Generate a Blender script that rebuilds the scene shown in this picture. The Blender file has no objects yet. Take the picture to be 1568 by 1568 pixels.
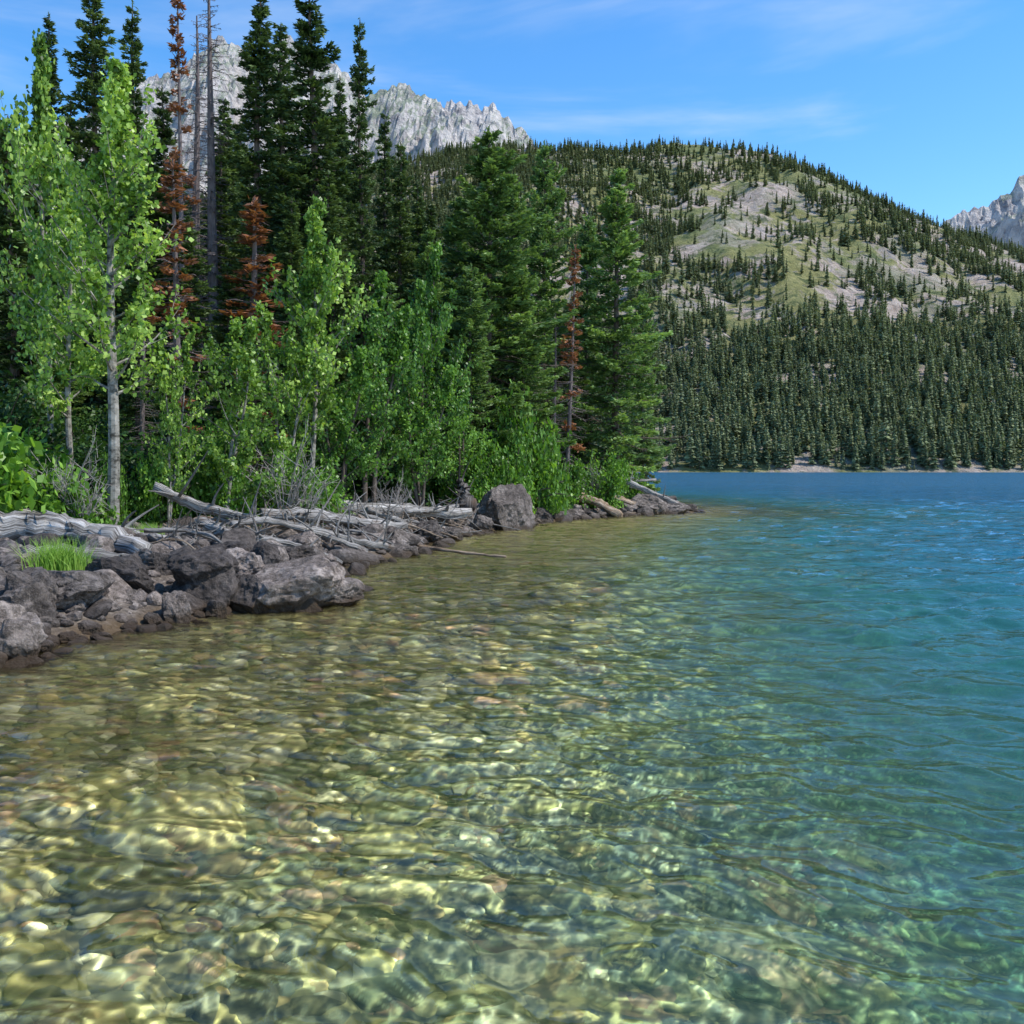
import bpy, bmesh, math, random
import numpy as np
from mathutils import Vector, Matrix, noise as mnoise

scene = bpy.context.scene
random.seed(7)
CAM_H = 1.7
F = 1506.0
PITCH = math.atan((784-719)/F)
cp, sp = math.cos(PITCH), math.sin(PITCH)

# ---------------------------------------------------------------- image pixel to world position helpers
def pixel_ray(px, py=600):  # slopes of the view ray through an image pixel
    u = (px-784)/F; v = (784-py)/F
    return u/(cp+v*sp), (-sp+v*cp)/(cp+v*sp)      # x per metre of y, z per metre of y
def G(px, py, z=0.0):
    bx, bz = pixel_ray(px, py)
    y = (z-CAM_H)/bz
    return Vector((bx*y, y, z))

# ---------------------------------------------------------------- numpy noise
_prng = np.random.RandomState(11)
_perm = _prng.permutation(512)
_perm = np.concatenate([_perm, _perm])
_ga = _prng.rand(512)*2*np.pi
_gx, _gy = np.cos(_ga), np.sin(_ga)
def pnoise(x, y, seed=0):
    x = np.asarray(x, float)+seed*17.31; y = np.asarray(y, float)+seed*9.77
    xi = np.floor(x).astype(int); yi = np.floor(y).astype(int)
    xf = x-xi; yf = y-yi
    u = xf*xf*xf*(xf*(xf*6-15)+10); v = yf*yf*yf*(yf*(yf*6-15)+10)
    def g(i, j, a, b):
        h = _perm[(_perm[i & 511]+j) & 511]
        return _gx[h]*a+_gy[h]*b
    n00 = g(xi, yi, xf, yf); n10 = g(xi+1, yi, xf-1, yf)
    n01 = g(xi, yi+1, xf, yf-1); n11 = g(xi+1, yi+1, xf-1, yf-1)
    return ((n00*(1-u)+n10*u)*(1-v)+(n01*(1-u)+n11*u)*v)*1.5
def fbm(x, y, oct=5, seed=0, gain=0.5):
    s = 0; a = 1.0; f = 1.0
    for o in range(oct):
        s = s+a*pnoise(x*f, y*f, seed+o*3); a *= gain; f *= 2.03
    return s
def ridged(x, y, oct=6, seed=0):
    s = 0; a = 1.0; f = 1.0
    for o in range(oct):
        s = s+a*(0.5-np.abs(pnoise(x*f, y*f, seed+o*3))); a *= 0.52; f *= 2.05
    return s
def sstep(a, b, x):
    t = np.clip((x-a)/(b-a), 0, 1); return t*t*(3-2*t)

# ---------------------------------------------------------------- mesh builders
def quads_mesh(name, V, Q, mats=(), midx=None, tone=None, smooth=False):
    V = np.asarray(V, np.float32); Q = np.asarray(Q, np.int32)
    me = bpy.data.meshes.new(name)
    me.vertices.add(len(V)); me.vertices.foreach_set("co", V.ravel())
    me.loops.add(Q.size); me.loops.foreach_set("vertex_index", Q.ravel())
    me.polygons.add(len(Q))
    me.polygons.foreach_set("loop_start", np.arange(0, Q.size, Q.shape[1], dtype=np.int32))
    if midx is not None: me.polygons.foreach_set("material_index", np.asarray(midx, np.int32))
    me.polygons.foreach_set("use_smooth", np.full(len(Q), smooth, dtype=bool))
    me.update(calc_edges=True)
    if tone is not None:
        a = me.attributes.new("tone", 'FLOAT', 'FACE')
        a.data.foreach_set("value", np.asarray(tone, np.float32))
    for m in mats: me.materials.append(m)
    return me
def link(name, me, loc=(0, 0, 0), rot=(0, 0, 0), scale=(1, 1, 1), parent=None):
    ob = bpy.data.objects.new(name, me)
    ob.location = loc; ob.rotation_euler = rot; ob.scale = scale
    if parent is not None: ob.parent = parent
    scene.collection.objects.link(ob)
    return ob
def grid_quads(nr, nc):
    i = np.arange(nr-1)[:, None]; j = np.arange(nc-1)[None, :]
    a = i*nc+j
    return np.stack([a, a+1, a+nc+1, a+nc], -1).reshape(-1, 4)

class MB:
    def __init__(s): s.V = []; s.Q = []; s.M = []; s.T = []; s.n = 0
    def add(s, V, Q, m, tone):
        s.V.append(V); s.Q.append(Q+s.n); s.n += len(V)
        s.M.append(np.full(len(Q), m)); s.T.append(np.broadcast_to(tone, (len(Q),)).astype(float))
    def tube(s, P, R, sides, m, tone=0.5, rng=None, jit=0.0):
        P = np.asarray(P, float); R = np.asarray(R, float)
        k = len(P)
        d = np.gradient(P, axis=0); d /= (np.linalg.norm(d, axis=1)[:, None]+1e-9)
        ref = np.array([0, 0, 1.0]) if abs(d[0][2]) < 0.8 else np.array([1.0, 0, 0])
        a = np.cross(d, ref); a /= (np.linalg.norm(a, axis=1)[:, None]+1e-9)
        b = np.cross(d, a)
        th = np.arange(sides)*2*np.pi/sides
        rr = R[:, None]*np.ones(sides)[None, :]
        if rng is not None and jit > 0:
            rr = rr*(1+jit*(rng.rand(sides)[None, :]-0.5)*1.6+jit*(rng.rand(k, sides)-0.5))
        V = P[:, None, :]+rr[..., None]*(np.cos(th)[None, :, None]*a[:, None, :]+np.sin(th)[None, :, None]*b[:, None, :])
        i = np.arange(k-1)[:, None]; j = np.arange(sides)[None, :]
        j2 = (j+1) % sides
        Q = np.stack([i*sides+j+0*i, i*sides+j2, (i+1)*sides+j2, (i+1)*sides+j], -1).reshape(-1, 4)
        s.add(V.reshape(-1, 3), Q, m, tone)
    def cards(s, C, D, S, L, W, m, tone):
        L = np.broadcast_to(L, (len(C),))[:, None]; W = np.broadcast_to(W, (len(C),))[:, None]
        V = np.stack([C-D*L*.5, C+S*W*.5-D*L*.05, C+D*L*.5, C-S*W*.5-D*L*.05], 1).reshape(-1, 3)
        Q = np.arange(len(C)*4).reshape(-1, 4)
        s.add(V, Q, m, tone)
    def mesh(s, name, mats, smooth=False):
        return quads_mesh(name, np.concatenate(s.V), np.concatenate(s.Q), mats, np.concatenate(s.M), np.concatenate(s.T), smooth)
def unit(v): return v/(np.linalg.norm(v, axis=-1, keepdims=True)+1e-9)

# ---------------------------------------------------------------- materials
def newmat(name):
    m = bpy.data.materials.new(name); m.use_nodes = True
    nt = m.node_tree; nt.nodes.clear()
    return m, nt
def N(nt, typ, **kw):
    n = nt.nodes.new(typ)
    for k, v in kw.items(): setattr(n, k, v)
    return n
def L(nt, a, b): nt.links.new(a, b)
def ramp(nt, fac, stops, interp='LINEAR'):
    r = N(nt, 'ShaderNodeValToRGB'); r.color_ramp.interpolation = interp
    els = r.color_ramp.elements
    while len(els) < len(stops): els.new(0.5)
    for e, (p, c) in zip(els, stops):
        e.position = p; e.color = (*c, 1)
    if fac is not None: L(nt, fac, r.inputs[0])
    return r.outputs[0]
def noise_n(nt, scale, detail=6, rough=0.55, vec=None, dist=0.0):
    n = N(nt, 'ShaderNodeTexNoise'); n.inputs['Scale'].default_value = scale
    n.inputs['Detail'].default_value = detail; n.inputs['Roughness'].default_value = rough
    n.inputs['Distortion'].default_value = dist
    if vec is not None: L(nt, vec, n.inputs['Vector'])
    return n.outputs['Fac']
def mixc(nt, fac, a, b, mode='MIX'):
    m = N(nt, 'ShaderNodeMix', data_type='RGBA', blend_type=mode)
    for sock, v in ((m.inputs[0], fac), (m.inputs[6], a), (m.inputs[7], b)):
        if isinstance(v, (int, float)): sock.default_value = v
        elif isinstance(v, tuple): sock.default_value = (*v, 1)
        else: L(nt, v, sock)
    return m.outputs[2]
def math_n(nt, op, a, b=None, clamp=False):
    m = N(nt, 'ShaderNodeMath', operation=op, use_clamp=clamp)
    for i, v in enumerate((a, b)):
        if v is None: continue
        if isinstance(v, (int, float)): m.inputs[i].default_value = v
        else: L(nt, v, m.inputs[i])
    return m.outputs[0]
def maprange(nt, v, a, b, c=0, d=1, smooth=False):
    m = N(nt, 'ShaderNodeMapRange'); m.inputs[1].default_value = a; m.inputs[2].default_value = b
    m.inputs[3].default_value = c; m.inputs[4].default_value = d
    if smooth: m.interpolation_type = 'SMOOTHSTEP'
    L(nt, v, m.inputs[0]); return m.outputs[0]
def bump(nt, h, strength, dist, prev=None):
    b = N(nt, 'ShaderNodeBump'); b.inputs['Strength'].default_value = strength; b.inputs['Distance'].default_value = dist
    L(nt, h, b.inputs['Height'])
    if prev is not None: L(nt, prev, b.inputs['Normal'])
    return b.outputs[0]
def surf(nt, col, rough=0.9, normal=None, spec=0.2):
    p = N(nt, 'ShaderNodeBsdfPrincipled')
    if isinstance(col, tuple): p.inputs['Base Color'].default_value = (*col, 1)
    else: L(nt, col, p.inputs['Base Color'])
    if isinstance(rough, (int, float)): p.inputs['Roughness'].default_value = rough
    else: L(nt, rough, p.inputs['Roughness'])
    p.inputs['Specular IOR Level'].default_value = spec
    if normal is not None: L(nt, normal, p.inputs['Normal'])
    o = N(nt, 'ShaderNodeOutputMaterial'); L(nt, p.outputs[0], o.inputs[0])
    return p, o
def posz(nt):
    g = N(nt, 'ShaderNodeNewGeometry'); s = N(nt, 'ShaderNodeSeparateXYZ'); L(nt, g.outputs['Position'], s.inputs[0])
    return g.outputs['Position'], s.outputs[2], s

def foliage(name, dark, mid, light, trans=0.35, rough=0.55):
    m, nt = newmat(name)
    a = N(nt, 'ShaderNodeAttribute', attribute_name='tone')
    oi = N(nt, 'ShaderNodeObjectInfo')
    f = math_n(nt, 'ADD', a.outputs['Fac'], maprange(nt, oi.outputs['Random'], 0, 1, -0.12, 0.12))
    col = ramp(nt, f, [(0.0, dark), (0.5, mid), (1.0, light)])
    p = N(nt, 'ShaderNodeBsdfPrincipled'); L(nt, col, p.inputs['Base Color'])
    p.inputs['Roughness'].default_value = rough; p.inputs['Specular IOR Level'].default_value = 0.3
    t = N(nt, 'ShaderNodeBsdfTranslucent')
    tc = mixc(nt, 1.0, col, (1.3, 1.35, 0.6), 'MULTIPLY'); L(nt, tc, t.inputs[0])
    mx = N(nt, 'ShaderNodeMixShader'); mx.inputs[0].default_value = trans
    L(nt, p.outputs[0], mx.inputs[1]); L(nt, t.outputs[0], mx.inputs[2])
    o = N(nt, 'ShaderNodeOutputMaterial'); L(nt, mx.outputs[0], o.inputs[0])
    return m
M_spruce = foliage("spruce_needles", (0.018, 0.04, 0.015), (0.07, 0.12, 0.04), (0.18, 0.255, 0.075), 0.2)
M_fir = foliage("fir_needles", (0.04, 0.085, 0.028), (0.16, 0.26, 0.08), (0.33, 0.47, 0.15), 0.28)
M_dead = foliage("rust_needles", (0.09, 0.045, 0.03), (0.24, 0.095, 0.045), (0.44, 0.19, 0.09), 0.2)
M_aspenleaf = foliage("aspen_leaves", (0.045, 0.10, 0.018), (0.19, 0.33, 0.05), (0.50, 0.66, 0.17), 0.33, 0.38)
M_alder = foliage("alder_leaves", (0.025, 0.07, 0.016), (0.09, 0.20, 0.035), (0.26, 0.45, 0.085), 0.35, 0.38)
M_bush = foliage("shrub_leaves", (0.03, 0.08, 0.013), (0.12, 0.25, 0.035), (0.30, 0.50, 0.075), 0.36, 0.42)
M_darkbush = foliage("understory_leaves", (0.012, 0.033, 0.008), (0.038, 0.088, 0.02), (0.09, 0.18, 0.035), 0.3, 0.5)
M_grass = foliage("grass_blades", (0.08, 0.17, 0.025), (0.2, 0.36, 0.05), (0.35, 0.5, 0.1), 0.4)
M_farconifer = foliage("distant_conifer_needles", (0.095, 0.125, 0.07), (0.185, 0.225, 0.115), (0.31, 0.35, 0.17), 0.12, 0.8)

def bark_mat(name, c1, c2, sc=6):
    m, nt = newmat(name)
    tc = N(nt, 'ShaderNodeTexCoord'); mp = N(nt, 'ShaderNodeMapping'); mp.inputs['Scale'].default_value = (sc, sc, sc*0.25)
    L(nt, tc.outputs['Object'], mp.inputs[0])
    n = noise_n(nt, 2.0, 7, 0.65, mp.outputs[0])
    col = ramp(nt, n, [(0.3, c1), (0.65, c2)])
    surf(nt, col, 0.9, bump(nt, n, 0.6, 0.02))
    return m
M_bark = bark_mat("conifer_bark", (0.045, 0.035, 0.028), (0.17, 0.135, 0.11))
M_bare = bark_mat("dead_bark", (0.07, 0.055, 0.055), (0.22, 0.18, 0.17))
m, nt = newmat("aspen_bark"); M_aspenbark = m
tc = N(nt, 'ShaderNodeTexCoord'); mp = N(nt, 'ShaderNodeMapping'); mp.inputs['Scale'].default_value = (3, 3, 5)
L(nt, tc.outputs['Object'], mp.inputs[0]); n = noise_n(nt, 1.6, 7, 0.68, mp.outputs[0])
surf(nt, ramp(nt, n, [(0.38, (0.05, 0.045, 0.035)), (0.48, (0.21, 0.195, 0.165)), (0.68, (0.42, 0.395, 0.35))]), 0.8, bump(nt, n, 0.5, 0.02))

def driftmat(name, a, b, c):
    m, nt = newmat(name)
    pos, z, s = posz(nt)
    at2 = N(nt, 'ShaderNodeAttribute', attribute_name='grain')
    n = noise_n(nt, 1.0, 7, 0.7, at2.outputs['Vector'])
    n2 = noise_n(nt, 3.0, 3, 0.5, pos)
    col = ramp(nt, n, [(0.38, a), (0.5, b), (0.64, c)])
    col = mixc(nt, maprange(nt, n2, 0.55, 0.78), col, (0.13, 0.085, 0.055))
    surf(nt, col, 0.85, bump(nt, n, 1.0, 0.05))
    return m
M_drift = driftmat("weathered_driftwood", (0.05, 0.045, 0.04), (0.30, 0.275, 0.25), (0.66, 0.62, 0.58))
M_drift_dark = driftmat("dark_driftwood", (0.03, 0.025, 0.022), (0.12, 0.105, 0.095), (0.3, 0.27, 0.25))
M_drift_tan = driftmat("tan_driftwood", (0.14, 0.08, 0.045), (0.42, 0.30, 0.20), (0.6, 0.5, 0.4))
M_drift_bare = bark_mat("bleached_twigs", (0.18, 0.155, 0.14), (0.42, 0.38, 0.35), 3)

def rockmat(name):
    m, nt = newmat(name)
    pos, z, s = posz(nt)
    big = noise_n(nt, 1.6, 5, 0.6, pos, 0.3); fine = noise_n(nt, 11, 9, 0.72, pos); vf = noise_n(nt, 90, 3, 0.7, pos)
    col = ramp(nt, big, [(0.3, (0.10, 0.083, 0.072)), (0.52, (0.23, 0.20, 0.18)), (0.72, (0.41, 0.37, 0.34))])
    col = mixc(nt, maprange(nt, fine, 0.42, 0.60), mixc(nt, 0.8, col, (0.035, 0.028, 0.022)), col)
    col = mixc(nt, maprange(nt, vf, 0.55, 0.75, 0, 0.5), col, (0.5, 0.46, 0.43))
    oi = N(nt, 'ShaderNodeObjectInfo')
    col = mixc(nt, 1.0, col, ramp(nt, oi.outputs['Random'], [(0, (0.45, 0.42, 0.41)), (0.5, (0.92, 0.87, 0.83)), (1, (1.6, 1.48, 1.4))]), 'MULTIPLY')
    zz = math_n(nt, 'ADD', z, math_n(nt, 'MULTIPLY', big, 0.12))
    wet = maprange(nt, zz, 0.11, 0.25, 1, 0, True)
    col = mixc(nt, math_n(nt, 'MULTIPLY', wet, 0.88), col, (0.05, 0.03, 0.014))
    rg = maprange(nt, wet, 0, 1, 0.85, 0.35)
    h = math_n(nt, 'ADD', math_n(nt, 'MULTIPLY', fine, 0.6), math_n(nt, 'MULTIPLY', vf, 0.12))
    surf(nt, col, rg, bump(nt, h, 1.0, 0.10), 0.3)
    return m
M_rock = rockmat("granite_rock")

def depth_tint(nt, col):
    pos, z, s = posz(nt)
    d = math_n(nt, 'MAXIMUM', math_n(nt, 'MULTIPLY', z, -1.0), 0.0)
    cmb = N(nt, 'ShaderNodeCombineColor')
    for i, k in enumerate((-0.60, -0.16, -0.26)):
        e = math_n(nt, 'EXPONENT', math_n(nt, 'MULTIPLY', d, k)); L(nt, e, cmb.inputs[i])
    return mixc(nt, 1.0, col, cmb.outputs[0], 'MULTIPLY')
m, nt = newmat("lake_pebbles"); M_peb = m
oi = N(nt, 'ShaderNodeObjectInfo'); pos, z, s = posz(nt)
c = ramp(nt, oi.outputs['Random'], [(0, (0.08, 0.08, 0.04)), (0.14, (0.36, 0.31, 0.11)), (0.26, (0.13, 0.15, 0.07)), (0.38, (0.46, 0.41, 0.17)), (0.5, (0.20, 0.215, 0.13)),
    (0.6, (0.38, 0.27, 0.10)), (0.7, (0.15, 0.16, 0.10)), (0.8, (0.60, 0.55, 0.31)), (0.88, (0.36, 0.20, 0.11)), (0.95, (0.06, 0.065, 0.04))], 'CONSTANT')
n = noise_n(nt, 25, 5, 0.6, pos)
c = mixc(nt, maprange(nt, n, 0.35, 0.7, 0.0, 0.35), c, (0.34, 0.31, 0.11))
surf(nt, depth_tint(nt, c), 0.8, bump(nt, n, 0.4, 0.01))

m, nt = newmat("ground_and_lake_bed"); M_ground = m
pos, z, s = posz(nt)
n1 = noise_n(nt, 1.2, 6, 0.6, pos); n2 = noise_n(nt, 18, 6, 0.65, pos)
vor = N(nt, 'ShaderNodeTexVoronoi', feature='F1'); vor.inputs['Scale'].default_value = 10; L(nt, pos, vor.inputs['Vector'])
sepc = N(nt, 'ShaderNodeSeparateColor'); L(nt, vor.outputs['Color'], sepc.inputs[0])
bed = ramp(nt, sepc.outputs[0], [(0, (0.13, 0.12, 0.055)), (0.35, (0.34, 0.29, 0.10)), (0.6, (0.22, 0.215, 0.10)), (0.85, (0.42, 0.37, 0.16)), (1, (0.3, 0.18, 0.08))])
bed = mixc(nt, maprange(nt, n1, 0.35, 0.7, 0, 0.6), bed, (0.17, 0.145, 0.05))
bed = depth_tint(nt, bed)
dirt = ramp(nt, n2, [(0.3, (0.05, 0.04, 0.032)), (0.55, (0.15, 0.12, 0.095)), (0.75, (0.32, 0.28, 0.24))])
forest = ramp(nt, n2, [(0.35, (0.012, 0.014, 0.007)), (0.6, (0.04, 0.038, 0.018)), (0.8, (0.08, 0.09, 0.03))])
zz = math_n(nt, 'ADD', z, math_n(nt, 'MULTIPLY', n1, 0.4))
land = mixc(nt, maprange(nt, zz, 0.85, 1.35, 0, 1, True), dirt, forest)
wetc = mixc(nt, 0.75, dirt, (0.09, 0.055, 0.022))
land = mixc(nt, maprange(nt, zz, 0.22, 0.36, 0, 1, True), wetc, land)
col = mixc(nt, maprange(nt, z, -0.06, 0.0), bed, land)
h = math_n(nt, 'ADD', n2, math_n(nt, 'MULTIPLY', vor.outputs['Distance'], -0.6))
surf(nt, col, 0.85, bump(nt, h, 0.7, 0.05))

# water : fresnel reflection over (refraction + transparency with ripple caustics painted into its colour),
# with the scattering body colour of the lake taking over where it is deep
m, nt = newmat("lake_water"); M_water = m
pos, z, s = posz(nt)
mp = N(nt, 'ShaderNodeMapping'); mp.inputs['Scale'].default_value = (0.8, 1.7, 1.0); mp.inputs['Rotation'].default_value = (0, 0, 0.18); L(nt, pos, mp.inputs[0])
w1 = noise_n(nt, 2.0, 4, 0.6, mp.outputs[0], 0.6)
w2 = noise_n(nt, 0.5, 3, 0.5, mp.outputs[0], 0.5)
w3 = noise_n(nt, 0.10, 3, 0.5, mp.outputs[0], 0.5)
w4 = noise_n(nt, 0.03, 3, 0.5, mp.outputs[0], 0.5)
dist = math_n(nt, 'POWER', math_n(nt, 'ADD', math_n(nt, 'MULTIPLY', s.outputs[0], s.outputs[0]), math_n(nt, 'MULTIPLY', s.outputs[1], s.outputs[1])), 0.5)
b = N(nt, 'ShaderNodeBump'); b.inputs['Distance'].default_value = 1.0; b.inputs['Strength'].default_value = 1.0
hh_ = math_n(nt, 'MULTIPLY', w1, maprange(nt, dist, 4, 20, 0.0, 0.09))
hh_ = math_n(nt, 'ADD', hh_, math_n(nt, 'MULTIPLY', w2, maprange(nt, dist, 6, 25, 0.0, 0.38)))
hh_ = math_n(nt, 'ADD', hh_, math_n(nt, 'MULTIPLY', w3, maprange(nt, dist, 30, 110, 0.0, 1.9)))
hh_ = math_n(nt, 'ADD', hh_, math_n(nt, 'MULTIPLY', w4, maprange(nt, dist, 120, 350, 0.0, 6.0)))
L(nt, hh_, b.inputs['Height'])
fr = N(nt, 'ShaderNodeFresnel'); fr.inputs['IOR'].default_value = 1.33; L(nt, b.outputs[0], fr.inputs['Normal'])
gls = N(nt, 'ShaderNodeBsdfGlossy'); L(nt, b.outputs[0], gls.inputs['Normal']); L(nt, maprange(nt, dist, 20, 120, 0.015, 0.14), gls.inputs['Roughness'])
rf = N(nt, 'ShaderNodeBsdfRefraction'); rf.inputs['IOR'].default_value = 1.33; rf.inputs['Roughness'].default_value = 0.0; L(nt, b.outputs[0], rf.inputs['Normal'])
fo = N(nt, 'ShaderNodeAttribute', attribute_name='painted_caustics')
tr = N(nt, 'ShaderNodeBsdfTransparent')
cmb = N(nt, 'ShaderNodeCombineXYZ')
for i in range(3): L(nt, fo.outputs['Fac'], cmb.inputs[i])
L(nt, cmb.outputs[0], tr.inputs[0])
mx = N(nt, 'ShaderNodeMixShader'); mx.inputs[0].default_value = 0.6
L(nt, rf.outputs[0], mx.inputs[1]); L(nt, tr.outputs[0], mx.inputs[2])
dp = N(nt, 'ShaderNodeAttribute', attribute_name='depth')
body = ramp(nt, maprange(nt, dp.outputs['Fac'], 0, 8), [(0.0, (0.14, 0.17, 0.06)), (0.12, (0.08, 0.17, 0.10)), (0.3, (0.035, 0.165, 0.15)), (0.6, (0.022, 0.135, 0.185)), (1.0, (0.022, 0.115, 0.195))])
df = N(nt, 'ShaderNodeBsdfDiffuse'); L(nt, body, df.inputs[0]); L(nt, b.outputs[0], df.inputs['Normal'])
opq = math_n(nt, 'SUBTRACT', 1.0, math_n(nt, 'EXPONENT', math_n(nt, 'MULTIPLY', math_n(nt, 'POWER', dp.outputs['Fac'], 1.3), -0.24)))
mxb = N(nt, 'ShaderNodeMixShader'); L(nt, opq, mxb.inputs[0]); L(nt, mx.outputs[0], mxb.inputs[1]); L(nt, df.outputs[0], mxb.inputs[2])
mx2 = N(nt, 'ShaderNodeMixShader'); L(nt, fr.outputs[0], mx2.inputs[0]); L(nt, mxb.outputs[0], mx2.inputs[1]); L(nt, gls.outputs[0], mx2.inputs[2])
o = N(nt, 'ShaderNodeOutputMaterial'); L(nt, mx2.outputs[0], o.inputs[0])

# ---------------------------------------------------------------- shoreline + terrain function
SH = np.array([(-400, -260), (-40, -40), (-14, -6), (-9, 2), (-6, 6.6), (-4.6, 8.8), (-4.26, 9.8), (-3.85, 10.85), (-3.4, 11.8), (-2.5, 12.4), (-2.2, 13.2),
    (-2.9, 14.6), (-2.9, 17.4), (-2.2, 19.5), (-1.6, 24.5), (-0.5, 27.4), (0.9, 31.5), (2.8, 34.8), (5, 37.3), (7.0, 38.9), (7.7, 40.2), (7.2, 42.5), (6.6, 46), (5, 56), (-5, 76), (-40, 115), (-300, 250), (-500, 240)], float)
def shore_sd(x, y):
    x = np.asarray(x, float); y = np.asarray(y, float)
    best = np.full(x.shape, 1e9); inside = np.zeros(x.shape, bool)
    n = len(SH)
    for i in range(n):
        a = SH[i]; b = SH[(i+1) % n]
        dx, dy = b-a
        t = np.clip(((x-a[0])*dx+(y-a[1])*dy)/(dx*dx+dy*dy), 0, 1)
        best = np.minimum(best, np.hypot(x-a[0]-t*dx, y-a[1]-t*dy))
        cond = ((a[1] > y) != (b[1] > y))
        xi = a[0]+(y-a[1])/(dy if abs(dy) > 1e-9 else 1e-9)*dx
        inside ^= cond & (x < xi)
    return np.where(inside, best, -best)
def ground_z(x, y):
    x = np.asarray(x, float); y = np.asarray(y, float)
    s = shore_sd(x, y)+0.25*pnoise(x*0.9, y*0.9, 4)
    hl = 0.30*(1-np.exp(-np.maximum(s, 0)/0.8))+0.09*np.maximum(s, 0)+sstep(4, 9, s)*0.5
    hl = np.minimum(hl, 3.2+0.02*np.maximum(s, 0))+0.09*fbm(x*0.8, y*0.8, 4, 8)*sstep(0, 1, s)
    xc = np.interp(y, [0, 3, 5, 11, 20, 35, 45, 70, 110], [2.0, 1.6, 1.2, 1.0, 2.4, 5.8, 8.6, 6, 0])
    q = np.clip(1.0*(x-xc), -30, 30)
    dA = 0.34+0.75*np.log1p(np.exp(q))
    sm = np.maximum(-s, 0); dB = 0.02+0.14*sm+0.028*sm**2
    d = -np.log(np.exp(-1.5*np.minimum(dA, 30))+np.exp(-1.5*np.minimum(dB, 30)))/1.5
    d = np.maximum(d, 0.004+0.1*np.minimum(sm, 1)); d = 9*(1-np.exp(-d/7.0))
    d = d*(1+0.12*pnoise(x*0.4, y*0.4, 2))+0.04*fbm(x*1.5, y*1.5, 3, 5)*sstep(0, 1, -s)
    return np.where(s > 0, hl, -d)
def gz(x, y): return float(ground_z(np.array([x]), np.array([y]))[0])

ang = np.radians(np.linspace(-80, 70, 520)); rr = np.exp(np.linspace(math.log(1.0), math.log(7000), 620))
Rg, Ag = np.meshgrid(rr, ang, indexing='ij')
X = Rg*np.sin(Ag); Y = Rg*np.cos(Ag)
Z = ground_z(X, Y)
me = quads_mesh("ground", np.stack([X, Y, Z], -1).reshape(-1, 3), grid_quads(*X.shape), [M_ground], smooth=True)
ground = link("ground", me)

# ---------------------------------------------------------------- water surface
ang = np.radians(np.linspace(-58, 58, 860))
rr = np.concatenate([np.exp(np.linspace(math.log(1.4), math.log(60), 760)), np.exp(np.linspace(math.log(61), math.log(6500), 60))])
Rw, Aw = np.meshgrid(rr, ang, indexing='ij')
X = Rw*np.sin(Aw); Y = Rw*np.cos(Aw); Z = np.zeros_like(X)
Zxx = np.zeros_like(X); Zyy = np.zeros_like(X); Zxy = np.zeros_like(X)
rng = np.random.RandomState(5)
NW = 64
wx = X+0.14*pnoise(X*0.9, Y*0.9, 21)+0.03*pnoise(X*3, Y*3, 22); wy = Y+0.14*pnoise(X*0.9, Y*0.9, 23)+0.03*pnoise(X*3, Y*3, 24)
amp = 0.9+0.5*pnoise(X*0.25, Y*0.25, 31)+0.4*pnoise(X*0.8, Y*0.8, 32)
for i in range(NW):
    lam = math.exp(rng.uniform(math.log(0.085), math.log(0.75)))
    th = rng.normal(math.radians(72), math.radians(38))
    sl = 0.175*math.sqrt(2/NW)*(0.85 if lam < .2 else 1.1)
    k = 2*np.pi/lam; a = sl/k; c_, s_ = math.cos(th), math.sin(th)
    att = np.clip(2.2-Rw*0.005*4/lam, 0, 1)*amp
    w_ = a*att*np.sin(k*(c_*wx+s_*wy)+rng.uniform(0, 6.28))
    Z += w_; Zxx -= w_*k*k*c_*c_; Zyy -= w_*k*k*s_*s_; Zxy -= w_*k*k*c_*s_
# longer wavelets, gaining strength away from the sheltered shore
off = sstep(4, 13, Rw)*sstep(-2.0, 3.0, -shore_sd(X, Y))
for i in range(26):
    lam = math.exp(rng.uniform(math.log(0.5), math.log(1.9)))
    th = rng.normal(math.radians(74), math.radians(26))
    sl = 0.15*math.sqrt(2/26)
    k = 2*np.pi/lam; a = sl/k
    att = np.clip(2.2-Rw*0.005*4/lam, 0, 1)*amp*off
    Z += a*att*np.sin(k*(math.cos(th)*wx+math.sin(th)*wy)+rng.uniform(0, 6.28))
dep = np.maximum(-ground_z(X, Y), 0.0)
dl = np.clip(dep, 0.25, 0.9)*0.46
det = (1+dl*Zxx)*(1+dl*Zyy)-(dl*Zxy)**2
foc = np.clip(1/(np.abs(det)+1e-3), 0.12, 5.0)  # painted caustic brightness, estimated from wave curvature and depth
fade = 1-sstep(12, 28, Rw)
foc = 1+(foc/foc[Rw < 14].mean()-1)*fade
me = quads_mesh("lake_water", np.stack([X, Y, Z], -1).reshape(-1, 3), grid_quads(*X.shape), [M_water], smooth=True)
at = me.attributes.new("painted_caustics", 'FLOAT', 'POINT'); at.data.foreach_set("value", foc.astype(np.float32).ravel())
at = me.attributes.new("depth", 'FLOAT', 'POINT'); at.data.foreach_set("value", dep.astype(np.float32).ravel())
water = link("lake_water", me)

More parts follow.
